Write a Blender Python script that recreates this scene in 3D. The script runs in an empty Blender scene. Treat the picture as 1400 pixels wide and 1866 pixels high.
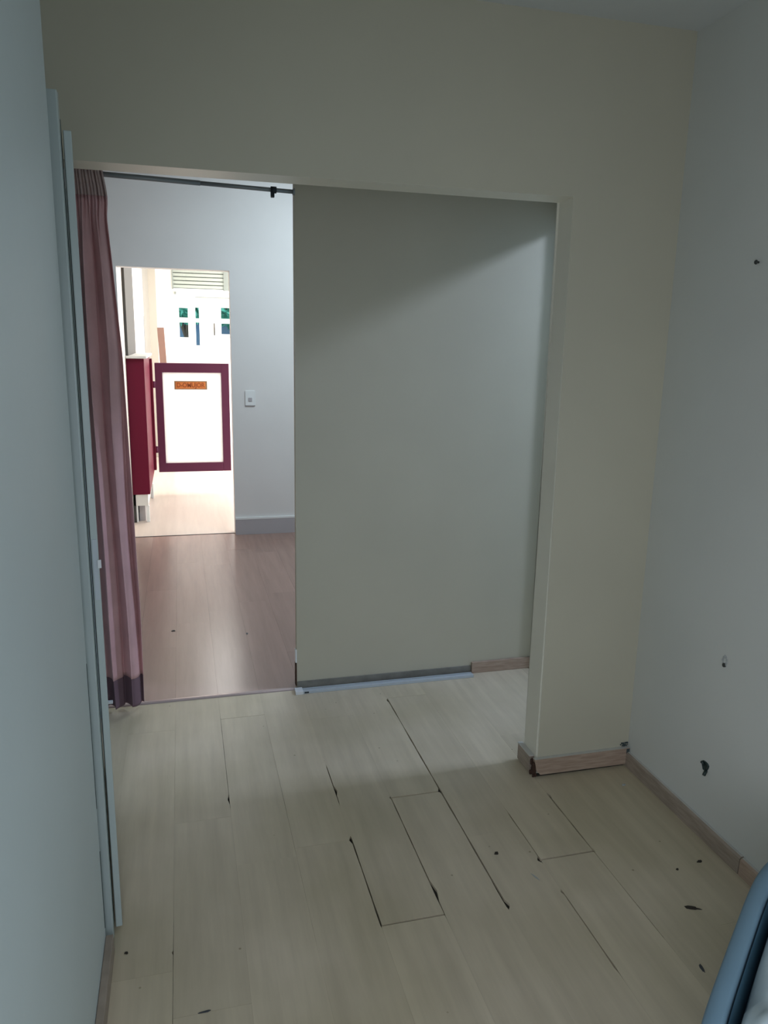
import bpy, bmesh, math, random
from mathutils import Vector, Matrix, noise
random.seed(7)
S = bpy.context.scene
C = S.collection

# ---------------------------------------------------------------- camera
yaw, pitch, roll = 0.2607304, 0.2199156, 0.0198571
F = Vector((math.sin(yaw)*math.cos(pitch), math.cos(yaw)*math.cos(pitch), -math.sin(pitch)))
r0 = Vector((math.cos(yaw), -math.sin(yaw), 0)); u0 = r0.cross(F)
Rr = math.cos(roll)*r0 + math.sin(roll)*u0
Ur = -math.sin(roll)*r0 + math.cos(roll)*u0
cd = bpy.data.cameras.new('camera'); cam = bpy.data.objects.new('camera', cd); C.objects.link(cam)
cam.matrix_world = Matrix(((Rr.x, Ur.x, -F.x, 0), (Rr.y, Ur.y, -F.y, 0), (Rr.z, Ur.z, -F.z, 1.55), (0, 0, 0, 1)))
cd.sensor_fit = 'VERTICAL'; cd.sensor_height = 36.0; cd.lens = 1389.97/1866*36.0
cd.clip_start = 0.02; cd.clip_end = 100
S.camera = cam

# ---------------------------------------------------------------- world + lights + exposure
w = bpy.data.worlds.new('World'); S.world = w; w.use_nodes = True
w.node_tree.nodes['Background'].inputs[0].default_value = (0.80, 0.90, 1.0, 1)
w.node_tree.nodes['Background'].inputs[1].default_value = 2.2
S.view_settings.view_transform = 'Standard'; S.view_settings.look = 'None'
S.view_settings.exposure = 0.0; S.view_settings.gamma = 1.0
S.view_settings.use_curve_mapping = False

def area(name, loc, look, sx, sy, power, col, spread=180):
    l = bpy.data.lights.new(name, 'AREA'); l.shape = 'RECTANGLE'; l.size = sx; l.size_y = sy
    l.energy = power; l.color = col; l.spread = math.radians(spread)
    o = bpy.data.objects.new(name, l); C.objects.link(o)
    d = (Vector(look)-Vector(loc)).normalized()
    o.rotation_euler = d.to_track_quat('-Z', 'Z').to_euler(); o.location = loc
    return o
# window of the near room, in the wall behind the camera
area('window_daylight', (0.70, -1.7, 1.45), (0.75, 1.1, 0.35), 1.3, 1.1, 4.0, (0.82, 0.88, 1.0), 125)
# fill lamps added beside the viewer to brighten the near room's walls
area('right_side_fill', (1.57, -0.15, 1.20), (-0.24, 0.65, 0.9), 0.9, 1.1, 12.5, (0.68, 0.83, 1.0), 140)
area('left_side_fill', (-0.22, -0.10, 1.20), (1.45, 1.1, 0.25), 0.8, 1.0, 19.5, (0.80, 0.86, 1.0), 140)
# high window of the side passage that opens into the recess
area('side_passage_daylight', (3.15, 2.40, 2.76), (1.65, 3.0, 1.6), 0.22, 0.22, 36.0, (0.60, 0.72, 1.0))
# middle room: ceiling lamp panel
area('middle_room_lamp', (1.25, 4.75, 2.62), (1.05, 5.6, 0.9), 0.9, 0.7, 36.0, (0.76, 0.91, 1.0))
# far room: unseen fill lamps added at its right side and overhead
area('far_room_side_fill', (3.3, 8.4, 1.5), (-0.3, 8.4, 0.9), 3.2, 2.2, 190.0, (1.0, 0.98, 0.96))
area('far_room_top_fill', (1.0, 8.8, 2.62), (0.8, 8.8, 0), 1.6, 2.2, 70.0, (1.0, 0.99, 0.97))

# ---------------------------------------------------------------- materials
def nodes(m): return m.node_tree.nodes, m.node_tree.links
def mat(name, col, rough=0.6, metal=0.0, var=0.0, vscale=3.0, bump=0.0, bscale=60.0, col2=None, spec=0.5, stretch=None):
    m = bpy.data.materials.new(name); m.use_nodes = True
    N, L = nodes(m); b = N['Principled BSDF']
    b.inputs['Roughness'].default_value = rough; b.inputs['Metallic'].default_value = metal
    b.inputs['Specular IOR Level'].default_value = spec
    b.inputs['Base Color'].default_value = (*col, 1)
    tc = N.new('ShaderNodeTexCoord')
    if var > 0 or col2:
        n = N.new('ShaderNodeTexNoise'); n.inputs['Scale'].default_value = vscale; n.inputs['Detail'].default_value = 5
        src = tc.outputs['Object']
        if stretch:
            mp = N.new('ShaderNodeMapping'); mp.inputs['Scale'].default_value = stretch
            L.new(src, mp.inputs['Vector']); src = mp.outputs['Vector']
        L.new(src, n.inputs['Vector'])
        r = N.new('ShaderNodeValToRGB'); r.color_ramp.elements[0].position = 0.35; r.color_ramp.elements[1].position = 0.65
        c2 = col2 or tuple(c*(1-var) for c in col)
        r.color_ramp.elements[0].color = (*c2, 1); r.color_ramp.elements[1].color = (*col, 1)
        L.new(n.outputs['Fac'], r.inputs['Fac']); L.new(r.outputs['Color'], b.inputs['Base Color'])
    if bump > 0:
        n2 = N.new('ShaderNodeTexNoise'); n2.inputs['Scale'].default_value = bscale; n2.inputs['Detail'].default_value = 4
        L.new(tc.outputs['Object'], n2.inputs['Vector'])
        bp = N.new('ShaderNodeBump'); bp.inputs['Strength'].default_value = bump; bp.inputs['Distance'].default_value = 0.004
        L.new(n2.outputs['Fac'], bp.inputs['Height']); L.new(bp.outputs['Normal'], b.inputs['Normal'])
    return m

def wood(name, base, dark, rough=0.45, rnd=0.10, stains=0.0, yoff=0.0):
    m = bpy.data.materials.new(name); m.use_nodes = True
    N, L = nodes(m); b = N['Principled BSDF']; b.inputs['Roughness'].default_value = rough
    tc = N.new('ShaderNodeTexCoord'); oi = N.new('ShaderNodeObjectInfo')
    mp = N.new('ShaderNodeMapping'); mp.inputs['Scale'].default_value = (22, 1.6, 6)
    L.new(tc.outputs['Object'], mp.inputs['Vector'])
    ad = N.new('ShaderNodeVectorMath'); ad.operation = 'ADD'
    sc = N.new('ShaderNodeVectorMath'); sc.operation = 'SCALE'; sc.inputs['Scale'].default_value = 1.0
    cx = N.new('ShaderNodeCombineXYZ'); mu = N.new('ShaderNodeMath'); mu.operation = 'MULTIPLY'; mu.inputs[1].default_value = 37.0
    L.new(oi.outputs['Random'], mu.inputs[0]); L.new(mu.outputs[0], cx.inputs['Y']); L.new(mu.outputs[0], cx.inputs['X'])
    L.new(mp.outputs['Vector'], ad.inputs[0]); L.new(cx.outputs[0], ad.inputs[1])
    n = N.new('ShaderNodeTexNoise'); n.inputs['Scale'].default_value = 1.0; n.inputs['Detail'].default_value = 6; n.inputs['Roughness'].default_value = 0.6
    L.new(ad.outputs[0], n.inputs['Vector'])
    r = N.new('ShaderNodeValToRGB'); r.color_ramp.elements[0].position = 0.3; r.color_ramp.elements[1].position = 0.7
    r.color_ramp.elements[0].color = (*dark, 1); r.color_ramp.elements[1].color = (*base, 1)
    L.new(n.outputs['Fac'], r.inputs['Fac'])
    # each board a touch lighter or darker
    mr = N.new('ShaderNodeMapRange'); mr.inputs['To Min'].default_value = 1-rnd; mr.inputs['To Max'].default_value = 1+rnd
    L.new(oi.outputs['Random'], mr.inputs['Value'])
    vs = N.new('ShaderNodeVectorMath'); vs.operation = 'SCALE'
    L.new(r.outputs['Color'], vs.inputs[0]); L.new(mr.outputs['Result'], vs.inputs['Scale'])
    out = vs.outputs[0]
    if stains > 0:
        n3 = N.new('ShaderNodeTexNoise'); n3.inputs['Scale'].default_value = 1.7; n3.inputs['Detail'].default_value = 4
        L.new(tc.outputs['Object'], n3.inputs['Vector'])
        r3 = N.new('ShaderNodeValToRGB'); r3.color_ramp.elements[0].position = 0.38; r3.color_ramp.elements[1].position = 0.62
        r3.color_ramp.elements[0].color = (1-stains, 1-stains, 1-1.35*stains, 1); r3.color_ramp.elements[1].color = (1, 1, 1, 1)
        L.new(n3.outputs['Fac'], r3.inputs['Fac'])
        mm = N.new('ShaderNodeVectorMath'); mm.operation = 'MULTIPLY'
        L.new(out, mm.inputs[0]); L.new(r3.outputs['Color'], mm.inputs[1]); out = mm.outputs[0]
        # fine dark specks of dirt
        n4 = N.new('ShaderNodeTexVoronoi'); n4.inputs['Scale'].default_value = 9.0
        L.new(tc.outputs['Object'], n4.inputs['Vector'])
        r4 = N.new('ShaderNodeValToRGB'); r4.color_ramp.elements[0].position = 0.022; r4.color_ramp.elements[1].position = 0.04
        r4.color_ramp.elements[0].color = (.55, .52, .45, 1); r4.color_ramp.elements[1].color = (1, 1, 1, 1)
        L.new(n4.outputs['Distance'], r4.inputs['Fac'])
        m2 = N.new('ShaderNodeVectorMath'); m2.operation = 'MULTIPLY'
        L.new(out, m2.inputs[0]); L.new(r4.outputs['Color'], m2.inputs[1]); out = m2.outputs[0]
    L.new(out, b.inputs['Base Color'])
    bp = N.new('ShaderNodeBump'); bp.inputs['Strength'].default_value = 0.15; bp.inputs['Distance'].default_value = 0.001
    L.new(n.outputs['Fac'], bp.inputs['Height']); L.new(bp.outputs['Normal'], b.inputs['Normal'])
    return m

M = {}
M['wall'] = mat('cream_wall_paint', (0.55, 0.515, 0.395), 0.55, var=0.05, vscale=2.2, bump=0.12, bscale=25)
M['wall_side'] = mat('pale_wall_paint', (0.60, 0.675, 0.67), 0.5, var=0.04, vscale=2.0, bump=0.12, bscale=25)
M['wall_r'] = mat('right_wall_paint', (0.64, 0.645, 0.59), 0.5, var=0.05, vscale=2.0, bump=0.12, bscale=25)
M['reveal'] = mat('spill_lit_reveal_paint', (0.78, 0.75, 0.62), 0.4, var=0.04, vscale=4)  # light spilling from the doorway is painted in as a lighter tone
M['ceiling'] = mat('ceiling_paint', (0.66, 0.68, 0.66), 0.7, var=0.03)
M['gloss'] = mat('pale_gloss_paint', (0.47, 0.54, 0.52), 0.35, var=0.05, vscale=4, bump=0.05)
M['hall'] = mat('white_hall_paint', (0.74, 0.73, 0.72), 0.6, var=0.03)
M['grey_base'] = mat('grey_skirting_paint', (0.44, 0.42, 0.44), 0.4)
M['cream'] = mat('cream_paint', (0.85, 0.80, 0.72), 0.6)
M['beige'] = mat('beige_paint', (0.42, 0.39, 0.34), 0.6)
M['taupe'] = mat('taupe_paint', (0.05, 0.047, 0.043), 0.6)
M['far_white'] = mat('far_wall_white', (0.90, 0.90, 0.88), 0.6)
M['board'] = wood('worn_oak_laminate', (0.68, 0.585, 0.435), (0.55, 0.47, 0.345), 0.42, 0.035, stains=0.17)
M['pinkboard'] = wood('rosy_laminate', (0.36, 0.235, 0.195), (0.30, 0.195, 0.16), 0.24, 0.04)
M['farfloor'] = wood('pale_far_laminate', (0.62, 0.52, 0.45), (0.55, 0.46, 0.40), 0.35, 0.0)
M['under'] = mat('dark_grime', (0.03, 0.025, 0.018), 0.95)
M['skirt'] = mat('tan_wood_skirting', (0.46, 0.345, 0.26), 0.5, col2=(0.35, 0.25, 0.185), vscale=5, stretch=(3, 3, 30))
M['skirt_r'] = mat('worn_greybrown_skirting', (0.37, 0.30, 0.235), 0.5, col2=(0.28, 0.225, 0.175), vscale=5, stretch=(3, 3, 30))
M['whitewood'] = mat('white_painted_edge', (0.55, 0.54, 0.49), 0.5)
M['rot'] = mat('rotten_wood', (0.055, 0.025, 0.014), 0.9, bump=0.6, bscale=120)
M['curtain'] = mat('mauve_pink_curtain', (0.76, 0.46, 0.46), 0.85, var=0.12, vscale=9, bump=0.1, bscale=300)
M['curtain_top'] = mat('dusty_curtain_heading', (0.58, 0.44, 0.41), 0.9, bump=0.1, bscale=300)
M['curtain_hem'] = mat('dark_curtain_hem', (0.20, 0.125, 0.15), 0.85, bump=0.1, bscale=300)
M['rod'] = mat('grey_metal_rod', (0.30, 0.33, 0.34), 0.4, metal=0.3)
M['black'] = mat('black_plastic', (0.012, 0.02, 0.025), 0.5)
M['alu'] = mat('white_aluminium_track', (0.50, 0.55, 0.58), 0.35)
M['slot'] = mat('dark_groove', (0.05, 0.055, 0.06), 0.7)
M['strip'] = mat('rosy_metal_threshold', (0.50, 0.40, 0.38), 0.25, metal=0.35)
M['burg'] = mat('burgundy_laminate', (0.13, 0.008, 0.028), 0.5, spec=0.15)
M['burg2'] = mat('burgundy_gate_paint', (0.13, 0.034, 0.078), 0.5, spec=0.2)
M['acryl'] = mat('white_acrylic_panel', (0.92, 0.93, 0.94), 0.3)
M['orange'] = mat('orange_plate', (0.75, 0.26, 0.06), 0.5)
M['orange_d'] = mat('dark_orange_print', (0.36, 0.09, 0.02), 0.5)
M['olive_e'] = mat('brown_plate_edge', (0.32, 0.20, 0.10), 0.5)
M['white'] = mat('white_plastic', (0.78, 0.80, 0.80), 0.3)
M['offwhite'] = mat('offwhite_laminate', (0.70, 0.69, 0.66), 0.45)
M['terra'] = mat('terracotta_board', (0.20, 0.11, 0.085), 0.6, var=0.1, vscale=6)
M['slat'] = mat('pale_green_slat', (0.36, 0.40, 0.36), 0.5)
M['slatf'] = mat('grey_green_frame', (0.24, 0.27, 0.25), 0.5)
M['winframe'] = mat('white_window_frame', (0.85, 0.93, 0.94), 0.4)
M['leaf'] = mat('shrub_leaf_green', (0.16, 0.55, 0.42), 0.6, var=0.3, vscale=8)
M['bark'] = mat('shrub_bark', (0.10, 0.07, 0.05), 0.8)
M['street'] = mat('blue_grey_facade', (0.09, 0.16, 0.28), 0.6, col2=(0.13, 0.18, 0.25), vscale=2.0)
M['pave'] = mat('pavement', (0.35, 0.35, 0.34), 0.8)
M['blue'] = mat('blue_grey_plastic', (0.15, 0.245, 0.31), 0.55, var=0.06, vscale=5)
M['tub_shade'] = mat('shaded_tub_plastic', (0.05, 0.12, 0.17), 0.5)  # the tub's blue plastic darkened; the shade inside is in this colour
M['bag'] = mat('white_plastic_bag', (0.60, 0.70, 0.72), 0.4, var=0.06, vscale=12)
M['plug'] = mat('dark_green_plug', (0.015, 0.03, 0.028), 0.5)
M['plaster'] = mat('crumbled_plaster', (0.42, 0.43, 0.41), 0.9, bump=0.5, bscale=150)
M['steel'] = mat('dull_screw', (0.06, 0.065, 0.06), 0.5, metal=0.5)
M['debris'] = mat('dark_debris', (0.035, 0.028, 0.02), 0.9)
M['gap'] = mat('dark_crack_dirt_shade', (0.05, 0.07, 0.07), 0.9)
M['grime'] = mat('grey_grime', (0.25, 0.24, 0.205), 0.9, var=0.3, vscale=12)
g = bpy.data.materials.new('window_glass'); g.use_nodes = True
gb = g.node_tree.nodes['Principled BSDF']; gb.inputs['Base Color'].default_value = (0.80, 0.97, 0.95, 1)
gb.inputs['Transmission Weight'].default_value = 1.0; gb.inputs['Roughness'].default_value = 0.02; gb.inputs['IOR'].default_value = 1.1
M['glass'] = g

ac = M['acryl'].node_tree; tb_ = ac.nodes['Principled BSDF']
tl_ = ac.nodes.new('ShaderNodeBsdfTranslucent'); tl_.inputs['Color'].default_value = (0.95, 0.96, 0.97, 1)
mx_ = ac.nodes.new('ShaderNodeMixShader'); mx_.inputs[0].default_value = 0.7
ac.links.new(tb_.outputs[0], mx_.inputs[1]); ac.links.new(tl_.outputs[0], mx_.inputs[2]); ac.links.new(mx_.outputs[0], ac.nodes['Material Output'].inputs['Surface'])

# ---------------------------------------------------------------- helpers
def tag(o, label=None, cat=None, group=None, kind=None):
    if label: o['label'] = label
    if cat: o['category'] = cat
    if group: o['group'] = group
    if kind: o['kind'] = kind
    return o
def link(name, bm, m, parent=None, smooth=False):
    me = bpy.data.meshes.new(name); bmesh.ops.recalc_face_normals(bm, faces=bm.faces)
    if smooth:
        for f in bm.faces: f.smooth = True
    bm.to_mesh(me); bm.free()
    for mm in (m if isinstance(m, (list, tuple)) else [m]): me.materials.append(M[mm])
    o = bpy.data.objects.new(name, me); C.objects.link(o)
    if parent: o.parent = parent
    return o
def bx(bm, x0, x1, y0, y1, z0, z1, mi=0, bev=0.0):
    vs = [bm.verts.new((x, y, z)) for x in (x0, x1) for y in (y0, y1) for z in (z0, z1)]
    fs = [bm.faces.new([vs[i] for i in q]) for q in ((0,1,3,2),(4,6,7,5),(0,4,5,1),(2,3,7,6),(0,2,6,4),(1,5,7,3))]
    for f in fs: f.material_index = mi
    if bev > 0:
        es = list({e for f in fs for e in f.edges})
        bmesh.ops.bevel(bm, geom=es, offset=bev, segments=2, affect='EDGES', profile=0.5)
    return fs
def box(name, x0, x1, y0, y1, z0, z1, m, parent=None, bev=0.0):
    bm = bmesh.new(); bx(bm, x0, x1, y0, y1, z0, z1, 0, bev); return link(name, bm, m, parent)
def cyl(name, p0, p1, r, m, parent=None, seg=20, r2=None):
    bm = bmesh.new(); tube(bm, p0, p1, r, seg, r2); return link(name, bm, m, parent, smooth=False)
def tube(bm, p0, p1, r, seg=20, r2=None):
    p0 = Vector(p0); p1 = Vector(p1); d = (p1-p0); q = d.to_track_quat('Z', 'Y').to_matrix()
    r2 = r if r2 is None else r2; rings = []
    for p, rr in ((p0, r), (p1, r2)):
        rings.append([bm.verts.new(p + q @ Vector((rr*math.cos(a), rr*math.sin(a), 0))) for a in [2*math.pi*i/seg for i in range(seg)]])
    for i in range(seg):
        f = bm.faces.new((rings[0][i], rings[0][(i+1)%seg], rings[1][(i+1)%seg], rings[1][i])); f.smooth = True
    bm.faces.new(rings[0][::-1]); bm.faces.new(rings[1])
def empty(name, loc, label=None, cat=None, group=None, kind=None):
    o = bpy.data.objects.new(name, None); C.objects.link(o); o.location = loc; o.empty_display_size = 0.1
    return tag(o, label, cat, group, kind)
def place(o, parent):
    o.parent = parent; o.matrix_parent_inverse = Matrix.Translation(-parent.location); return o
def struct(o, label, cat='wall'): return tag(o, label, cat, None, 'structure')

CZ = 2.505
# ---------------------------------------------------------------- room shell (near room)
struct(box('ceiling', -0.50, 1.85, -2.1, 3.2, CZ, CZ+0.12, 'ceiling'), 'pale blue-grey plain ceiling of the near room', 'ceiling')
# front wall: header over the wide opening + right pier, one solid wall with 11 cm reveal
bm = bmesh.new()
prof = [(-0.50, 2.0), (1.21, 2.0), (1.21, 0.0), (1.60, 0.0), (1.60, CZ), (-0.50, CZ)]
fr = [bm.verts.new((x, 2.30, z)) for x, z in prof]; bk = [bm.verts.new((x, 2.41, z)) for x, z in prof]
bm.faces.new(fr); bm.faces.new(bk[::-1])
for i in range(6): bm.faces.new((fr[i], fr[(i+1)%6], bk[(i+1)%6], bk[i]))
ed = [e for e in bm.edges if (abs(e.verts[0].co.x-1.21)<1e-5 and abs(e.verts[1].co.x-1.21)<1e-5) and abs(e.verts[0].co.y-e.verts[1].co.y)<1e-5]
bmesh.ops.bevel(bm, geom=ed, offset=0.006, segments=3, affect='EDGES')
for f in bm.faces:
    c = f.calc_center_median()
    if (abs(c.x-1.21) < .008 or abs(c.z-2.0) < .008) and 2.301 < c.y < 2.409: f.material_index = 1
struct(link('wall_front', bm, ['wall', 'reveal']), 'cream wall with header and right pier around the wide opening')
struct(box('wall_right', 1.588, 1.70, -2.1, 2.30, 0, CZ, 'wall_r'), 'pale cream right wall with a hole and a screw')
struct(box('wall_left', -0.50, -0.238, -2.1, 1.785, 0, CZ, 'wall_side'), 'bluish pale wall filling the left edge of the photo')
struct(box('wall_alcove_left', -0.50, -0.375, 1.785, 3.2, 0, CZ, 'wall_side'), 'pale wall hidden behind the open door leaf and curtain')
struct(box('wall_behind_camera', -0.50, 1.70, -2.2, -2.1, 0, CZ, 'wall_side'), 'pale wall behind the viewer')
# recess: back wall (the grey-green panel), extends right behind the pier
bm = bmesh.new()
bx(bm, 0.460, 1.95, 3.20, 3.235, 0, CZ)
struct(link('wall_recess', bm, 'wall'), 'large plain panel wall between doorway and pier, crossed by a diagonal shadow')
struct(box('wall_lintel', -0.60, 0.46, 3.20, 3.235, 2.28, CZ, 'wall'), 'short lintel above the curtained doorway')
struct(box('wall_jamb_left', -0.60, -0.375, 3.20, 3.235, 0, 2.28, 'wall'), 'narrow wall strip behind the curtain')
# passage opening in the recess' right side
JW = 0.048; LZ = 2.076
bm = bmesh.new()
bx(bm, 1.65, 1.70, 3.20-JW, 3.20, 0, LZ); bx(bm, 1.65, 1.70, 2.41, 3.20, LZ, CZ)
struct(link('wall_recess_side', bm, 'wall'), 'side opening of the recess hidden behind the pier')
struct(box('wall_passage_front', 1.60, 3.60, 2.0, 2.12, 0, 3.0, 'wall_side'), 'front wall of the hidden side passage')
struct(box('wall_passage_back', 1.95, 3.60, 3.235, 3.27, 0, 3.0, 'wall_side'), 'back wall of the hidden side passage')
struct(box('wall_passage_end', 3.55, 3.65, 2.0, 3.27, 0, 3.0, 'wall_side'), 'end wall of the hidden side passage')
bm = bmesh.new(); bx(bm, 1.70, 3.65, 2.0, 3.27, 3.0, 3.05); bx(bm, 1.65, 1.70, 2.0, 3.27, CZ, 3.05)
struct(link('ceiling_passage', bm, 'ceiling'), 'ceiling of the hidden side passage', 'ceiling')

# ---------------------------------------------------------------- floor of boards (near room + recess + passage)
PITCH = 0.182; X0 = -0.073
def seam(k): return X0 + PITCH*k
# dark seams: (seam index, y0, y1, half gap)
dark = [(5, 1.70, 3.01, .0020), (4, 1.71, 2.285, .0014), (3, 1.715, 2.10, .0017), (3, 2.30, 2.52, .0013), (7, 1.87, 2.18, .0019),
        (7, 1.50, 1.87, .0008), (6, 1.86, 2.10, .0015), (6, 1.44, 1.725, .0019), (1, 2.35, 3.0, .0006), (0, 1.2, 1.85, .0004), (2, 1.7, 2.6, .0002)]
chips = [(3, 2.09, -1, .009, .02), (3, 2.37, 1, .009, .03), (4, 1.81, 1, .010, .045), (5, 1.71, 1, .011, .022), (5, 2.285, -1, .008, .015), (6, 1.864, -1, .012, .018),
         (7, 1.866, 1, .006, .012), (1, 2.40, -1, .007, .03), (6, 1.72, -1, .006, .012), (5, 3.00, -1, .006, .018), (4, 2.285, -1, .006, .01), (0, 1.75, -1, .004, .008), (7, 2.17, 1, .006, .02)]
ends = {-2: [0.75, 1.9], -1: [0.5, 1.688, 2.935], 0: [0.35, 1.546, 2.30], 1: [0.9, 2.05, 2.985], 2: [0.2, 1.35, 2.60], 3: [0.55, 1.28, 2.09], 4: [0.5, 1.08, 1.715], 5: [1.0, 2.283],
        6: [0.8, 1.72, 2.6], 7: [0.65, 1.864, 3.05], 8: [0.9, 1.50, 2.45], 9: [0.4, 1.4]}
# note: column k lies between seam(k) and seam(k+1)
def col_of_end():
    e = dict(ends); e[3] = [0.55, 1.715, 2.90]; e[4] = [0.5, 1.12, 2.283]; e[2] = [0.2, 1.35, 2.09]; e[5] = [0.9, 2.02, 3.02]; e[6] = [0.75, 1.864]; e[7] = [0.65, 1.30, 2.6]
    return e
ends = col_of_end()
darkend = {(3, 1.715), (4, 2.283), (6, 1.864)}
def halfgap(k, y):
    g = 0.0001
    for kk, a, b, h in dark:
        if kk == k and a <= y <= b: g = max(g, 1.75*h*(0.65+0.55*noise.noise(Vector((k*3.1, y*14, 0)))))
    return g
def edge_x(k, y, side):      # side -1: board to the left of the seam
    g = halfgap(k, y)
    for kk, cy, sd, wd, ln in chips:
        if kk == k and sd == side and abs(y-cy) < ln: g += .75*wd*(1-abs(y-cy)/ln)
    return seam(k) + side*g
floor = empty('floor', (0, 0, 0), 'worn grey-beige laminate board floor of the near room', 'floor', None, 'structure')
box('subfloor', -0.52, 1.80, -2.1, 3.20, -0.10, -0.009, 'under', floor)
def board(parent, name, k, ya, yb, m, xl=None, xr=None, ea=0.0003, eb=0.0003, step=0.045, chipf=True):
    ys = [ya+ea]; n = max(1, int((yb-ya)/step))
    if chipf:
        ks = set(round(ya+ea + (yb-ya-ea-eb)*i/n, 4) for i in range(n+1))
        for kk, cy, sd, wd, ln in chips:
            if kk in (k, k+1):
                for q in (cy-ln, cy-ln*.45, cy, cy+ln*.45, cy+ln):
                    if ya+ea < q < yb-eb: ks.add(round(q, 4))
        for kk, a, b, h in dark:
            if kk in (k, k+1):
                for q in (a, a+.001, b, b-.001):
                    if ya+ea < q < yb-eb: ks.add(round(q, 4))
        ys = sorted(ks)
    else: ys = [ya+ea, yb-eb]
    bm = bmesh.new()
    Lx = [(xl if xl is not None else (edge_x(k, y, 1) if chipf else seam(k)+.0002)) for y in ys]
    Rx = [(xr if xr is not None else (edge_x(k+1, y, -1) if chipf else seam(k+1)-.0002)) for y in ys]
    dz = random.uniform(-0.0004, 0.0004)
    tl = [bm.verts.new((x, y, dz)) for x, y in zip(Lx, ys)]; tr = [bm.verts.new((x, y, dz)) for x, y in zip(Rx, ys)]
    bl = [bm.verts.new((v.co.x, v.co.y, -0.008)) for v in tl]; br = [bm.verts.new((v.co.x, v.co.y, -0.008)) for v in tr]
    for i in range(len(ys)-1):
        bm.faces.new((tl[i], tr[i], tr[i+1], tl[i+1])); bm.faces.new((bl[i], tl[i], tl[i+1], bl[i+1])); bm.faces.new((tr[i], br[i], br[i+1], tr[i+1]))
    bm.faces.new((tl[0], bl[0], br[0], tr[0])); bm.faces.new((tl[-1], tr[-1], br[-1], bl[-1]))
    return link(name, bm, m, parent)
for k in range(-3, 10):
    cuts = [-2.1, -0.9] + ends.get(k, [0.6, 1.8]) + [3.19]
    for a, b in zip(cuts, cuts[1:]):
        xl = -0.50 if k == -3 else None
        xr = 1.78 if k == 9 else None
        ea = .0034 if (k, a) in darkend else .00012; eb = .0034 if (k, b) in darkend else .00012
        if k in (-1, 0) and b in (1.688, 1.546): eb = .0003
        board(floor, 'board', k, a, b, 'board', xl, xr, ea, eb)
struct(box('floor_passage', 1.78, 3.65, 2.0, 3.27, -0.1, 0, 'board'), 'floor of the hidden side passage', 'floor')

# middle room floor boards
f2 = empty('floor_middle_room', (0, 0, 0), 'rosy beige laminate floor beyond the curtained doorway', 'floor', None, 'structure')
box('subfloor', -1.62, 2.4, 3.20, 6.14, -0.10, -0.009, 'under', f2)
for k in range(-8, 13):
    off = random.uniform(0, 1.1); cuts = [3.205]; y = 3.205+0.35+off
    while y < 5.9: cuts.append(y); y += random.choice((0.95, 1.2))
    cuts.append(6.14)
    for a, b in zip(cuts, cuts[1:]): board(f2, 'board', k, a, b, 'pinkboard', chipf=False)
struct(box('floor_far_room', -0.6, 3.6, 6.15, 10.7, -0.1, 0.0, 'farfloor'), 'bright pale floor of the far room under the gate', 'floor')

# ---------------------------------------------------------------- middle room shell
bm = bmesh.new()
bx(bm, -1.62, -0.425, 6.10, 6.22, 0, 2.72); bx(bm, 0.385, 2.4, 6.10, 6.22, 0, 2.72); bx(bm, -0.425, 0.385, 6.10, 6.22, 2.047, 2.72)
struct(link('wall_middle_room', bm, 'hall'), 'white wall with an open doorway and a light switch, seen past the curtain')
struct(box('wall_middle_left', -1.72, -1.62, 3.235, 6.22, 0, 2.72, 'hall'), 'left wall of the middle room')
struct(box('wall_middle_right', 2.4, 2.5, 3.235, 6.22, 0, 2.72, 'hall'), 'right wall of the middle room')
bm = bmesh.new(); bx(bm, -1.72, -0.375, 3.236, 3.30, 0, 2.72); bx(bm, 0.478, 2.5, 3.236, 3.30, 0, 2.72); bx(bm, -0.375, 0.478, 3.236, 3.30, 2.30, 2.72)
struct(link('wall_middle_near', bm, 'hall'), 'near wall of the middle room, behind the panel wall')
struct(box('ceiling_middle_room', -1.72, 2.5, 3.2, 6.22, 2.72, 2.8, 'ceiling'), 'ceiling of the middle room', 'ceiling')
bm = bmesh.new(); bx(bm, 0.387, 2.4, 6.082, 6.10, 0, 0.125, 0); bx(bm, 0.387, 2.4, 6.080, 6.10, 0.125, 0.140, 1)
struct(link('baseboard_middle_room', bm, ['grey_base', 'white']), 'grey baseboard with pale top edge below the light switch', 'baseboard')
bm = bmesh.new(); bx(bm, -0.425, 0.385, 6.142, 6.150, -0.002, 0.003)
struct(link('trim_1', bm, 'slot'), 'thin dark joint across the floor in the far doorway', 'trim')

# light switch
sw = empty('light_switch', (0.522, 6.10, 1.097), 'white light switch on the wall right of the far doorway', 'switch')
bm = bmesh.new(); bx(bm, 0.483, 0.561, 6.091, 6.10, 1.040, 1.155, 0, 0.002); place(link('plate', bm, 'white'), sw)
bm = bmesh.new(); bx(bm, 0.508, 0.536, 6.086, 6.0912, 1.072, 1.100, 0, 0.001); bx(bm, 0.485, 0.560, 6.0905, 6.10, 1.036, 1.0395, 0)
o = place(link('rocker', bm, 'grey_base'), sw)

# ---------------------------------------------------------------- far room shell
FY = 10.5
struct(box('ceiling_far_room', -0.6, 3.6, 6.22, 10.7, 2.72, 2.8, 'ceiling'), 'ceiling of the far room', 'ceiling')
bm = bmesh.new(); bx(bm, -0.55, -0.427, 6.22, 10.5, 0, 2.72)
struct(link('wall_far_left', bm, 'cream'), 'cream left wall of the far room above the burgundy counter')
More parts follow.
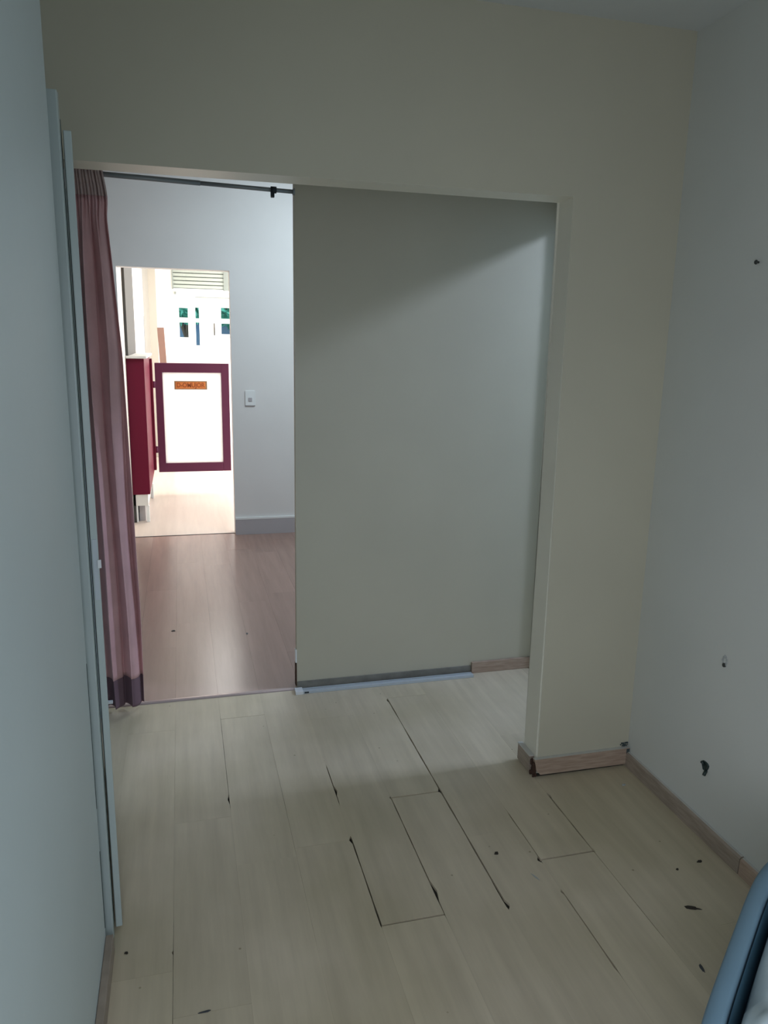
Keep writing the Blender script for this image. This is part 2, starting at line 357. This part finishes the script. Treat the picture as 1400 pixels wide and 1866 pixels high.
# stepped return walls towards the window wall
# window wall with openings
W1 = (0.000, 0.135, 1.540, 1.930); N1 = (0.212, 0.268, 1.449, 1.935); W2 = (0.530, 0.86, 1.59, 1.945)
holes = [W1, N1, W2, (-0.055, 0.640, 2.165, 2.42)]
def wall_with_holes(bm, x0, x1, z0, z1, y0, y1, hs):
    xs = sorted({x0, x1, *[h[0] for h in hs], *[h[1] for h in hs]}); zs = sorted({z0, z1, *[h[2] for h in hs], *[h[3] for h in hs]})
    for a, b in zip(xs, xs[1:]):
        run = None
        for c, d in zip(zs, zs[1:]):
            cx, cz = (a+b)/2, (c+d)/2
            hole = any(h[0] < cx < h[1] and h[2] < cz < h[3] for h in hs)
            if hole:
                if run: bx(bm, a, b, y0, y1, run[0], run[1]); run = None
            else: run = (run[0], d) if run else (c, d)
        if run: bx(bm, a, b, y0, y1, run[0], run[1])
bm = bmesh.new(); wall_with_holes(bm, -0.425, 3.6, 0, 2.72, FY, FY+0.12, holes)
struct(link('wall_far_window', bm, 'far_white'), 'brightly lit white wall holding the far windows')
struct(box('wall_far_right', 3.5, 3.6, 6.22, 10.6, 0, 2.72, 'cream'), 'right wall of the far room')
# grey door in the left wall near the doorway, beige strip
bm = bmesh.new(); bx(bm, -0.425, -0.405, 6.66, 7.85, 0, 2.5)
struct(link('door_2', bm, 'taupe'), 'tall grey-brown closed door on the left behind the burgundy counter', 'door')
bm = bmesh.new(); bx(bm, -0.353, -0.262, 10.42, 10.5, 0, 2.72)
struct(link('trim_2', bm, 'beige'), 'beige vertical strip left of the terracotta board', 'trim')

def window(name, label, h, midz, frame=0.012, crossbar=0.03):
    x0, x1, z0, z1 = h
    r = empty(name, ((x0+x1)/2, FY, z0), label, 'window', None, 'structure')
    bm = bmesh.new()
    bx(bm, x0-.02, x0+frame, FY-0.015, FY+0.05, z0-.02, z1+.012); bx(bm, x1-frame, x1+.015, FY-0.015, FY+0.05, z0-.02, z1+.012)
    bx(bm, x0+frame, x1-frame, FY-0.015, FY+0.05, z1-frame*.6, z1+.012); bx(bm, x0+frame, x1-frame, FY-0.015, FY+0.05, z0-.02, z0+frame)
    place(link('window_frame', bm, 'winframe'), r)
    bm = bmesh.new(); bx(bm, x0+frame, x1-frame, FY-0.01, FY+0.04, midz-crossbar, midz+crossbar); place(link('glazing_bar', bm, 'winframe'), r)
    for a, b in ((z0+frame, midz-crossbar), (midz+crossbar, z1-frame*.6)):
        bm = bmesh.new(); bx(bm, x0+frame, x1-frame, FY+0.015, FY+0.019, a, b); place(link('pane', bm, 'glass'), r)
    return r
window('window_1', 'left far window with green upper pane and blue lower pane', W1, 1.771)
window('window_2', 'narrow window slit right of the left far window', N1, 1.770, 0.004, 0.024)
window('window_3', 'far window at the right, cut by the doorway edge', W2, 1.768)
# louvred transom above the windows
r = empty('window_4', (0.29, FY, 2.165), 'pale green louvred vent of horizontal slats above the far windows', 'vent', None, 'structure')
bm = bmesh.new(); bx(bm, -0.062, -0.045, FY-0.03, FY+0.03, 2.155, 2.43); bx(bm, 0.585, 0.600, FY-0.03, FY+0.03, 2.155, 2.43)
bx(bm, -0.045, 0.585, FY-0.03, FY+0.03, 2.405, 2.43); bx(bm, 0.600, 0.66, FY-0.02, FY+0.03, 2.150, 2.43)
place(link('frame', bm, 'slatf'), r)
bm = bmesh.new(); bx(bm, -0.045, 0.585, FY+0.05, FY+0.06, 2.16, 2.41); place(link('back_plate', bm, 'slatf'), r)
for i in range(5):
    z = 2.170 + i*0.0475
    bm = bmesh.new(); vs = bx(bm, -0.045, 0.585, FY-0.012, FY+0.022, z, z+0.036)
    for v in bm.verts:
        if v.co.y > FY: v.co.z += 0.012
    place(link('slat', bm, 'slat'), r)
bm = bmesh.new(); bx(bm, -0.045, 0.66, FY-0.05, FY, 2.120, 2.150, 0, 0.003)
struct(link('trim_3', bm, 'far_white'), 'white sill under the louvred vent', 'trim')
o = box('wall_bracket', -0.036, -0.016, FY-0.04, FY, 2.088, 2.118, 'slatf'); tag(o, 'tiny grey bracket under the left end of the louvred vent', 'bracket')
o = box('curtain_rail', 0.22, 1.2, FY-0.03, FY-0.012, 2.056, 2.066, 'slatf'); tag(o, 'thin grey rail above the right far window', 'rail')
bm = bmesh.new(); bx(bm, 0.446, 0.460, FY-0.02, FY-0.0, 1.585, 1.74, 0, .003); 
o = link('window_handle', bm, 'taupe'); tag(o, 'dark upright handle between the two far windows', 'handle')
# terracotta board leaning in the corner
bm = bmesh.new(); bx(bm, -0.04, 0.04, -0.018, 0.018, 0, 1.665, 0, 0.003)
o = link('plank', bm, 'terra'); o.location = (-0.150, 9.95, 0.0); o.rotation_euler = (0, math.radians(-2.2), 0)
tag(o, 'terracotta brown upright board standing behind the gate', 'board')

# outside: facade and shrubs seen through the panes
struct(box('floor_outside', -3, 6, 10.7, 16, -0.2, -0.02, 'pave'), 'pavement outside the far windows', 'ground')
bd = empty('building', (1.0, 14.5, 0), 'blue-grey low building seen through the lower far panes', 'building')
bm = bmesh.new(); bx(bm, -1.5, 3.5, 14.4, 15.2, -0.02, 1.85); place(link('wall', bm, 'street'), bd)
bm = bmesh.new(); bx(bm, -1.6, 3.6, 14.3, 15.3, 1.85, 1.90); place(link('roof', bm, 'slatf'), bd)
def shrub(x, y, zc, r, label):
    t = empty('tree', (x, y, 0), label, 'tree', 'trees outside the far windows')
    bm = bmesh.new(); tube(bm, (x, y, -0.02), (x+.05, y, zc), 0.07, 10, 0.03)
    for a in range(5): tube(bm, (x+.03, y, zc*.75), (x+.5*r*math.cos(a*1.3), y+.5*r*math.sin(a*1.3), zc+.3*r), 0.03, 6, 0.012)
    place(link('trunk', bm, 'bark'), t)
    bm = bmesh.new(); rnd = random.Random(int(x*100)+5)
    for i in range(1500):
        d = Vector((rnd.gauss(0, 1), rnd.gauss(0, 1), rnd.gauss(0, 1))).normalized()*r*rnd.uniform(.45, 1)**.5
        c = Vector((x, y, zc)) + Vector((d.x, d.y, d.z*.75)); s = rnd.uniform(.035, .075)
        a = Vector((rnd.gauss(0, 1), rnd.gauss(0, 1), rnd.gauss(0, 1))).normalized(); b = a.orthogonal().normalized()
        bm.faces.new([bm.verts.new(c+a*s), bm.verts.new(c+b*s*.5), bm.verts.new(c-a*s), bm.verts.new(c-b*s*.5)])
    f = place(link('foliage', bm, 'leaf'), t); f['kind'] = 'stuff'
shrub(0.08, 12.2, 2.06, 0.42, 'leafy green tree seen through the left far window')
shrub(0.92, 13.6, 2.10, 0.50, 'leafy green tree seen through the right far window')

# ---------------------------------------------------------------- burgundy counter
cb = empty('reception_counter', (-0.35, 7.2, 0), 'burgundy counter with white top and foot, left of the gate', 'counter')
bm = bmesh.new(); bx(bm, -0.425, -0.285, 6.65, 7.86, 0.243, 1.375, 0, 0.003); place(link('body', bm, 'burg'), cb)
bm = bmesh.new(); bx(bm, -0.425, -0.262, 6.60, 7.90, 1.376, 1.396, 0, 0.003); place(link('top', bm, 'offwhite'), cb)
bm = bmesh.new(); bx(bm, -0.420, -0.305, 6.66, 7.80, 0.145, 0.242); place(link('plinth', bm, 'offwhite'), cb)
for (x, y) in ((-0.405, 6.68), (-0.312, 6.68), (-0.405, 7.70), (-0.312, 7.70)):
    bm = bmesh.new(); bx(bm, x-.014, x+.014, y-.016, y+.016, 0, 0.144, 0, 0.002); place(link('foot', bm, 'white'), cb)
bm = bmesh.new(); bx(bm, -0.384, -0.333, 6.72, 7.6, 0.0, 0.144); place(link('back_panel', bm, 'grey_base'), cb)
bm = bmesh.new(); bx(bm, -0.284, -0.262, 7.80, 7.90, 0.26, 1.345, 0, .002); place(link('hinge_post', bm, 'burg'), cb)

# gate
gt = empty('gate', (0.11, 7.9, 0.22), 'low burgundy gate with white infill panel and orange plate', 'gate')
GX0, GX1, GZ0, GZ1 = -0.242, 0.470, 0.224, 1.304
IX0, IX1, IZ0, IZ1 = -0.172, 0.393, 0.313, 1.213
for nm, a in (('stile', (GX0, IX0, GZ0, GZ1)), ('stile', (IX1, GX1, GZ0, GZ1)), ('rail', (IX0, IX1, IZ1, GZ1)), ('rail', (IX0, IX1, GZ0, IZ0))):
    bm = bmesh.new(); bx(bm, a[0], a[1], 7.885, 7.925, a[2], a[3], 0, 0.002); place(link(nm, bm, 'burg2'), gt)
bm = bmesh.new(); bx(bm, IX0, IX1, 7.900, 7.910, IZ0, IZ1); place(link('infill_panel', bm, 'acryl'), gt)
for z in (1.095, 0.455):
    bm = bmesh.new(); bx(bm, -0.264, GX0+.006, 7.875, 7.905, z-.025, z+.025, 0, .002); tube(bm, (-0.253, 7.876, z-.032), (-0.253, 7.876, z+.032), .011, 10)
    place(link('hinge', bm, 'burg2'), gt)
sg = empty('sign', (0.098, 7.898, 1.088), 'small orange plate with dark lettering fixed on the gate panel', 'sign')
bm = bmesh.new(); bx(bm, -0.062, 0.254, 7.893, 7.8995, 1.047, 1.130, 0, .0015); place(link('plate_border', bm, 'olive_e'), sg)
bm = bmesh.new(); bx(bm, -0.050, 0.238, 7.8915, 7.893, 1.056, 1.120); place(link('plate', bm, 'orange'), sg)
cu = bpy.data.curves.new('lettering', 'FONT'); cu.body = 'D-OMUJOR'; cu.size = 0.062; cu.extrude = 0.0006; cu.align_x = 'CENTER'; cu.align_y = 'CENTER'; cu.offset = 0.0015
to = bpy.data.objects.new('lettering', cu); cu.materials.append(M['orange_d']); C.objects.link(to)
to.rotation_euler = (math.pi/2, 0, 0); to.location = (0.094, 7.8905, 1.088); to.scale = (0.86, 1, 1); 
bpy.context.view_layer.update()
tm = bpy.data.meshes.new_from_object(to.evaluated_get(bpy.context.evaluated_depsgraph_get())); mw = to.matrix_world.copy()
bpy.data.objects.remove(to); tm.transform(mw)
to = bpy.data.objects.new('lettering', tm); C.objects.link(to); place(to, sg)

# ---------------------------------------------------------------- near-room trims and baseboards
# door casing on the left: tall post, then the open leaf seen edge on
bm = bmesh.new(); bx(bm, -0.2490, -0.2245, 1.832, 1.856, 0.0, 2.042, 0, 0.002)
struct(link('trim_4', bm, 'gloss'), 'tall pale painted door post against the left wall', 'trim')
bm = bmesh.new(); bx(bm, -0.374, -0.2285, 1.874, 1.90, 0.0, 2.00)  # dark slab added to stand in for shade between post and leaf
struct(link('trim_5', bm, 'gap'), 'dark slab painted as the shade in the gap behind the left post', 'trim')
bm = bmesh.new(); bx(bm, -0.2384, -0.2368, 1.781, 1.7856, 0.08, 0.30); bx(bm, -0.2382, -0.2372, 1.781, 1.7856, 0.42, 0.80)
struct(link('trim_14', bm, 'gap'), 'broken dark crack line between the left wall and the door post', 'trim')
dl = empty('door_1', (-0.2205, 1.860, 0), 'pale painted door leaf standing open, seen edge on beside the curtain', 'door', None, 'structure')
ang = math.atan2(0.122, 1.0)
def leafbox(name, u0, u1, v0, v1, z0, z1, m, bev=0.002):   # u along leaf, v thickness (+ = room side)
    bm = bmesh.new(); bx(bm, v0, v1, u0, u1, z0, z1, 0, bev); o = link(name, bm, m)
    o.parent = dl; o.rotation_euler = (0, 0, ang); return o
leafbox('door_panel', 0, 0.86, 0, 0.0165, 0.012, 1.972, 'gloss')
leafbox('latch_plate', -0.002, 0.0, 0.003, 0.014, 0.93, 1.08, 'alu', 0)
leafbox('strike_bolt', -0.006, -0.002, 0.013, 0.021, 1.010, 1.030, 'white', 0)
bm = bmesh.new(); bx(bm, -0.375, -0.360, 3.10, 3.198, 0, 2.06)
struct(link('trim_6', bm, 'gloss'), 'pale jamb strip at the left of the doorway behind the curtain', 'trim')
bm = bmesh.new(); bx(bm, -0.360, -0.322, 3.10, 3.112, 0.060, 0.072, 0, .001)
o = link('curtain_hook', bm, 'white'); tag(o, 'tiny white hook low on the jamb beside the curtain hem', 'hook')
struct(box('baseboard_left', -0.2375, -0.219, -2.0, 1.786, 0, 0.055, 'skirt_r', None, 0.002), 'thin brown baseboard along the left wall', 'baseboard')
# front pier baseboard: tan wood, pale top edge, broken corner
bm = bmesh.new()
xs = [1.212, 1.225, 1.24, 1.588]
def strip_front():
    # slightly chewed left end
    pts = [(1.222, 0.011), (1.205, 0.030), (1.199, 0.060), (1.196, 0.074), (1.585, 0.074), (1.585, 0.009)]
    a = [bm.verts.new((x, 2.283, z)) for x, z in pts]; b = [bm.verts.new((x, 2.2995, z)) for x, z in pts]
    bm.faces.new(a); bm.faces.new(b[::-1])
    for i in range(len(pts)): bm.faces.new((a[i], a[(i+1)%6], b[(i+1)%6], b[i]))
strip_front()
for f in bm.faces:
    if f.normal.z > .5 or all(v.co.z > .073 for v in f.verts): f.material_index = 1
struct(link('baseboard_front', bm, ['skirt', 'whitewood']), 'tan wooden baseboard at the foot of the pier', 'baseboard')
bm = bmesh.new(); bx(bm, 1.212, 1.588, 2.292, 2.2995, 0.0, 0.0085)
struct(link('trim_7', bm, 'under'), 'dark gap under the pier baseboard', 'trim')
bm = bmesh.new(); bx(bm, 1.192, 1.2095, 2.318, 2.420, 0.006, 0.070, 0, .0015); bx(bm, 1.190, 1.2095, 2.318, 2.420, 0.070, 0.0735, 1)
struct(link('baseboard_pier_side', bm, ['skirt_r', 'whitewood']), 'short baseboard on the left side of the pier with pale top', 'baseboard')
bm = bmesh.new()
for i in range(26):
    c = Vector((1.2045+random.uniform(-.007, .003), 2.297+random.uniform(-.009, .02), random.uniform(.0, .058))); s = random.uniform(.004, .009)
    bmesh.ops.create_icosphere(bm, subdivisions=1, radius=s, matrix=Matrix.Translation(c) @ Matrix.Diagonal((1, 1, random.uniform(1, 2.5), 1)))
for v in bm.verts:
    v.co.x = min(v.co.x, 1.209); v.co.z = max(v.co.z, 0.0)
o = link('rotten_corner', bm, 'rot'); o['kind'] = 'structure'; tag(o, 'dark rotten wood at the broken baseboard corner of the pier', 'trim'); o.name = 'trim_8'
# right wall baseboard, two lengths with wavy foot
for i, (ya, yb, top, mk) in enumerate(((1.667, 2.298, 0.058, 'skirt_r'), (-2.0, 1.664, 0.056, 'skirt'))):
    bm = bmesh.new(); n = 24; A = []; 
    for j in range(n+1):
        y = ya+(yb-ya)*j/n; wv = .0015*noise.noise(Vector((y*9, i, 0)))
        A.append([bm.verts.new(p) for p in ((1.5875, y, 0.0), (1.572+wv, y, 0.0), (1.573+wv, y, top-.006), (1.579, y, top), (1.5875, y, top))])
    for j in range(n):
        for q in range(4):
            f = bm.faces.new((A[j][q], A[j][q+1], A[j+1][q+1], A[j+1][q]))
            if q == 3: f.material_index = 1
    bm.faces.new(A[0]); bm.faces.new(A[-1][::-1])
    o = link('baseboard_right', bm, [mk, 'whitewood'])
    struct(o, ('grey-brown baseboard length of the right wall reaching the corner', 'browner baseboard length of the right wall nearest the blue tub')[i], 'baseboard')
bm = bmesh.new(); bx(bm, 1.573, 1.5855, 2.2825, 2.2895, 0.001, 0.071)
struct(link('trim_9', bm, 'gap'), 'dark joint where the two baseboards meet in the corner', 'trim')
# web / dirt clump in the corner
bm = bmesh.new()
for i in range(14):
    t = i/13; c = Vector((1.585-abs(t-.6)*.05, 2.297, .083+.006*math.sin(i*2))); bmesh.ops.create_icosphere(bm, subdivisions=1, radius=random.uniform(.002, .0045), matrix=Matrix.Translation(c))
for v in bm.verts: v.co.y = min(v.co.y, 2.2995); v.co.x = min(v.co.x, 1.5875)
o = link('dirt_clump', bm, 'gap'); tag(o, 'small dark dirt clump in the corner above the baseboards', 'dirt'); o['kind'] = 'stuff'

# recess panel foot: grimy exposed strip and tan baseboard stub
bm = bmesh.new(); bx(bm, 0.462, 1.30, 3.1925, 3.1995, 0.0, 0.040)
for v in bm.verts:
    if v.co.z > .02: v.co.z += .004*math.sin(v.co.x*9)
struct(link('trim_10', bm, 'grime'), 'grey grimy strip where the panel has lost its baseboard', 'trim')
bm = bmesh.new(); bx(bm, 1.302, 1.645, 3.186, 3.1995, 0.0, 0.055, 0, .0015); 
struct(link('baseboard_recess', bm, 'skirt'), 'tan baseboard stub at the right foot of the panel wall', 'baseboard')
# white channel on the floor
tr = empty('floor_track', (0.88, 3.165, 0), 'white grooved aluminium track lying along the foot of the panel', 'track')
def chan(name, y0, y1, z0, z1, m, x0=0.452, x1=1.295):
    bm = bmesh.new(); bx(bm, x0, x1, y0, y1, z0, z1, 0, .0006); return place(link(name, bm, m), tr)
chan('base', 3.144, 3.184, 0.0005, 0.006, 'slot'); chan('rail', 3.141, 3.163, 0.0005, 0.013, 'alu', 0.480, 1.295); chan('rail', 3.1695, 3.176, 0.0005, 0.013, 'alu', 0.46, 1.295)
chan('end_cap', 3.136, 3.182, 0.0005, 0.015, 'white', 0.446, 0.480)
chan('slot', 3.1398, 3.1408, 0.003, 0.010, 'black', 0.486, 0.506)
# doorway threshold strip
bm = bmesh.new(); pts = [(3.186, 0.0), (3.190, 0.004), (3.20, 0.006), (3.214, 0.004), (3.218, 0.0)]
a = [bm.verts.new((-0.375, y, z)) for y, z in pts]; b = [bm.verts.new((0.446, y, z)) for y, z in pts]
for i in range(4): bm.faces.new((a[i], a[i+1], b[i+1], b[i]))
bm.faces.new(a[::-1]); bm.faces.new(b); bm.faces.new((a[0], b[0], b[4], a[4]))
struct(link('trim_11', bm, 'strip'), 'shiny rosy threshold strip across the curtained doorway', 'trim')
# damaged foot of the panel edge
bm = bmesh.new(); bx(bm, 0.4545, 0.4598, 3.196, 3.225, 0.016, 0.125, 0, .001); struct(link('trim_12', bm, 'rot'), 'dark exposed wood at the foot of the panel edge', 'trim')
bm = bmesh.new(); bx(bm, 0.4535, 0.4599, 3.198, 3.222, 0.127, 0.19, 0, .002); struct(link('trim_13', bm, 'white'), 'flaking white plaster on the panel edge above the rotten foot', 'trim')

# ---------------------------------------------------------------- curtain rod and curtain
rd = empty('curtain_rod', (0.05, 3.175, 2.13), 'thin grey metal curtain rod across the doorway', 'rod')
def zr(x): return 2.131 + (x+0.25)/0.708*(-0.016)
bm = bmesh.new(); tube(bm, (-0.374, 3.178, zr(-.374)), (0.10, 3.178, zr(.10)), .0095, 16); tube(bm, (0.10, 3.178, zr(.10)), (0.459, 3.178, zr(.459)), .0080, 16)
place(link('tube', bm, 'rod'), rd)
bm = bmesh.new(); tube(bm, (0.452, 3.178, zr(.452)), (0.4595, 3.178, zr(.459)), .013, 16); place(link('end_cap', bm, 'rod'), rd)
rg = empty('curtain_ring', (0.374, 3.178, zr(.374)), 'small black clip hanging on the rod near its right end', 'clip')
bm = bmesh.new(); tube(bm, (0.366, 3.178, zr(.37)), (0.388, 3.178, zr(.38)), .0125, 14); bx(bm, 0.366, 0.380, 3.170, 3.186, zr(.37)-.028, zr(.37)-.008, 0, .002)
place(link('clip_body', bm, 'black'), rg)

Rp = [(0.02, -.201), (.155, -.199), (.454, -.196), (.694, -.200), (.925, -.203), (1.237, -.209), (1.47, -.213), (1.78, -.230), (1.977, -.241), (2.04, -.236), (2.08, -.240), (2.16, -.252)]
def lerp(tab, z):
    if z <= tab[0][0]: return tab[0][1]
    for (a, va), (b, vb) in zip(tab, tab[1:]):
        if z <= b: return va+(vb-va)*(z-a)/(b-a)
    return tab[-1][1]
Lp = [(0.02, -.352), (.465, -.362), (1.365, -.368), (2.16, -.368)]
def cloth(name, z0, z1, nz, m, parent, top=False, yo=0.0, grow=0.0):
    bm = bmesh.new(); nu = 140; G = []
    for j in range(nz+1):
        z = z0+(z1-z0)*j/nz; row = []
        xl, xr = lerp(Lp, z)-grow, lerp(Rp, z)+grow
        g = min(1, max(0, (z-1.85)/0.2))
        for i in range(nu+1):
            u = i/nu
            ph = u*2*math.pi*2.4 + 0.55*math.sin(z*1.9) + 0.35*math.sin(z*4.3+u*5)
            fine = math.sin(u*2*math.pi*11+1.3*math.sin(z*3))
            y = 3.150 + yo + (1-g)*0.026*math.sin(ph) + (0.0055*fine*(.12+.8*g)) + .004*math.sin(ph*2.3+1) - (.010 if z < 0.5 else 0)*(0.5-z)*0
            x = xl+(xr-xl)*u + (1-g)*0.006*math.sin(ph*2+1.0)*math.sin(math.pi*u)
            if top:
                dd = abs(z-2.118); y = 3.160 + (y-3.150) - 0.006*max(0, 1-dd/.03)
                z2 = z + (.010*math.sin(u*55)+.006*math.sin(u*31+1) if j == nz else 0)
            else:
                k2 = min(1, max(0, (z-1.9)/0.15)); y += 0.008*k2; z2 = z
            row.append(bm.verts.new((x, y, z2)))
        G.append(row)
    for j in range(nz):
        for i in range(nu):
            f = bm.faces.new((G[j][i], G[j][i+1], G[j+1][i+1], G[j+1][i])); f.smooth = True
    o = link(name, bm, m, None, True); sm = o.modifiers.new('t', 'SOLIDIFY'); sm.thickness = 0.0016; place(o, parent); return o
ct = empty('curtain', (-0.28, 3.15, 0.02), 'mauve-pink curtain bunched at the left of the doorway', 'curtain')
cloth('drape', 0.150, 2.052, 90, 'curtain', ct)
cloth('heading', 2.045, 2.158, 14, 'curtain_top', ct, top=True)
cloth('hem', 0.022, 0.158, 14, 'curtain_hem', ct, yo=0.003, grow=-0.001)

# ---------------------------------------------------------------- marks on the right wall
def lump(name, c, rx, ry, rz, m, label, cat, sub=2, amp=.35, seed=0):
    bm = bmesh.new(); bmesh.ops.create_icosphere(bm, subdivisions=sub, radius=1.0)
    for v in bm.verts:
        k = 1+amp*noise.noise(v.co*1.7+Vector((seed, 0, 0))); v.co = Vector((v.co.x*rx*k, v.co.y*ry*k, v.co.z*rz*k))
    o = link(name, bm, m, None, True); o.location = c
    return tag(o, label, cat)
sc = empty('screw', (1.588, 1.91, 1.788), 'small dark screw high on the right wall', 'screw')
bm = bmesh.new(); tube(bm, (1.588, 1.91, 1.788), (1.578, 1.91, 1.788), .003, 10); place(link('shank', bm, 'steel'), sc)
bm = bmesh.new(); tube(bm, (1.579, 1.91, 1.788), (1.576, 1.91, 1.788), .0065, 12, .005); place(link('head', bm, 'steel'), sc)
wp = empty('wall_plug', (1.588, 1.847, 0.60), 'small plugged drill hole with chipped plaster, mid height on the right wall', 'plug')
bm = bmesh.new(); tube(bm, (1.588, 1.847, 0.598), (1.584, 1.847, 0.598), .0065, 14); place(link('plug', bm, 'steel'), wp)
bm = bmesh.new()
for i in range(9):
    a = i/9*2*math.pi; c = Vector((1.587, 1.847+.008*math.cos(a), .612+.014*math.sin(a))); bmesh.ops.create_icosphere(bm, subdivisions=1, radius=random.uniform(.003, .006), matrix=Matrix.Translation(c) @ Matrix.Diagonal((.4, 1, 1, 1)))
for v in bm.verts: v.co.x = min(v.co.x, 1.588)
place(link('plaster_crumbs', bm, 'plaster'), wp)
hp = empty('cable_outlet', (1.588, 1.876, 0.232), 'dark broken cable outlet low on the right wall above the baseboard', 'outlet')
bm = bmesh.new(); pts = [(.016*math.cos(a)*(1+.25*math.sin(3*a)), .021*math.sin(a)*(1+.2*math.cos(2*a))) for a in [i/14*2*math.pi for i in range(14)]]
a_ = [bm.verts.new((1.588, 1.876+p, .236+q)) for p, q in pts]; b_ = [bm.verts.new((1.5845, 1.876+p*.85, .236+q*.85)) for p, q in pts]; c_ = [bm.verts.new((1.5865, 1.876+p*.5, .236+q*.5)) for p, q in pts]
for i in range(14): bm.faces.new((a_[i], a_[(i+1)%14], b_[(i+1)%14], b_[i])); bm.faces.new((b_[i], b_[(i+1)%14], c_[(i+1)%14], c_[i]))
bm.faces.new(c_); place(link('box_rim', bm, 'plug'), hp)
bm = bmesh.new(); tube(bm, (1.5865, 1.868, .226), (1.574, 1.862, .214), .0055, 10); tube(bm, (1.5865, 1.880, .240), (1.577, 1.884, .249), .004, 10); place(link('cable_stub', bm, 'plug'), hp)

# ---------------------------------------------------------------- bits on the floor
def flake(c, rx, ry, rot, m, label, cat='debris', seed=0, h=.003, holes=0):
    bm = bmesh.new(); n = 11; rnd = random.Random(seed)
    pts = [(rx*math.cos(a)*rnd.uniform(.55, 1.1), ry*math.sin(a)*rnd.uniform(.55, 1.1)) for a in [i/n*2*math.pi for i in range(n)]]
    b = [bm.verts.new((x, y, 0)) for x, y in pts]; t = [bm.verts.new((x*.8, y*.8, h*rnd.uniform(.6, 1.1))) for x, y in pts]
    bm.faces.new(b[::-1]); bm.faces.new(t)
    for i in range(n): bm.faces.new((b[i], b[(i+1)%n], t[(i+1)%n], t[i]))
    o = link('debris_flake', bm, m); o.location = (c[0], c[1], 0.0006); o.rotation_euler = (0, 0, rot); return tag(o, label, cat)
flake((0.898, 1.923), .010, .007, .4, 'debris', 'small black crumb on the floor in the middle of the boards', seed=1)
flake((1.347, 1.574), .026, .008, -.5, 'debris', 'dark ragged scrap on the floor nearest the blue tub', seed=2)
flake((1.497, 1.743), .011, .006, .2, 'debris', 'dark crumb on the floor close to the right baseboard', seed=3)
flake((1.406, 1.726), .006, .004, .2, 'debris', 'tiny crumb left of the crumb near the right baseboard', seed=4)
flake((1.235, 1.382), .005, .016, -.2, 'slot', 'faint grey scuff scrap on the floor beside the blue tub', seed=5, h=.001)
flake((1.497, 2.170), .009, .006, .2, 'plaster', 'pale plaster chip on the floor near the far right corner', seed=6)
flake((0.968, 1.797), .004, .022, .35, 'plaster', 'pale sliver on the floor right of the black crumb', seed=7, h=.001)
flake((0.000, 1.548), .022, .004, .1, 'slot', 'grey scratch scrap low on the left part of the floor', seed=8, h=.001)
flake((-0.19, 1.775), .006, .005, 0, 'debris', 'small brown crumb beside the foot of the left door post', seed=9)
flake((-0.088, 4.04), .012, .008, 0, 'slot', 'small dark crumb on the rosy floor beyond the curtain', seed=10)
flake((0.295, 3.92), .007, .016, 0, 'slot', 'faint dark crumb on the rosy floor right of the other crumb', seed=11, h=.001)

# ---------------------------------------------------------------- blue tub with a white bag, bottom right
TC = Vector((1.073, 0.790, 0)); dd = Vector((0.772, 0.636, 0)); nn = Vector((0.636, -0.772, 0))
RL, RW = 0.40, 0.24
def se(t, sl, sw_, n=4.6):
    c, s = math.cos(t), math.sin(t)
    return TC + dd*(sl*math.copysign(abs(c)**(2/n), c)) + nn*(sw_*math.copysign(abs(s)**(2/n), s))
def loft(bm, rings, seg=96, close=False):
    R_ = []
    for off, z in rings: R_.append([bm.verts.new(se(2*math.pi*i/seg, RL+off, RW+off) + Vector((0, 0, z))) for i in range(seg)])
    for a, b in zip(R_, R_[1:]):
        for i in range(seg): f = bm.faces.new((a[i], a[(i+1)%seg], b[(i+1)%seg], b[i])); f.smooth = True
    return R_
tb = empty('plastic_tub', tuple(TC), 'blue-grey plastic tub with thick rim in the bottom right corner', 'tub')
bm = bmesh.new(); loft(bm, [(-.030, .455), (-.002, .458), (0, .480), (-.001, .495), (-.005, .4995), (-.026, .500), (-.031, .496), (-.034, .480)])
place(link('rim', bm, 'blue', None, True), tb)
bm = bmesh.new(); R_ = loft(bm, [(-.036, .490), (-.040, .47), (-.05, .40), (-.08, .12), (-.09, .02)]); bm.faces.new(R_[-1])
place(link('inner_wall', bm, 'tub_shade', None, False), tb)
bm = bmesh.new(); R_ = loft(bm, [(-.028, .456), (-.035, .40), (-.065, .10), (-.075, .004)]); bm.faces.new(R_[-1])
place(link('outer_wall', bm, 'blue', None, False), tb)
bm = bmesh.new(); seg = 120; nr = 34; R_ = []
for j in range(nr+1):
    q = j/nr; s = -0.058 - q*(RW-.06)
    ring = []
    for i in range(seg):
        t = 2*math.pi*i/seg; k = 1-q
        p = TC + (se(t, RL-.048, RW-.048)-TC)*k
        z = 0.435 + 0.045*min(1, (q*6))**.6 + 0.05*min(1, q*1.5)
        nz_ = noise.turbulence(Vector((p.x*9, p.y*9, 0)), 4, True)*.035 + abs(noise.noise(Vector((p.x*22, p.y*17, 3))))*.016
        p = p + Vector((0, 0, z + (nz_ if q > 0.02 else 0)))
        ring.append(bm.verts.new(p))
    R_.append(ring)
for a, b in zip(R_, R_[1:]):
    for i in range(seg): f = bm.faces.new((a[i], a[(i+1)%seg], b[(i+1)%seg], b[i])); f.smooth = True
bm.faces.new(R_[0][::-1])
o = link('plastic_bag', bm, 'bag', None, True); tag(o, 'crumpled white plastic bag filling the blue tub', 'bag')
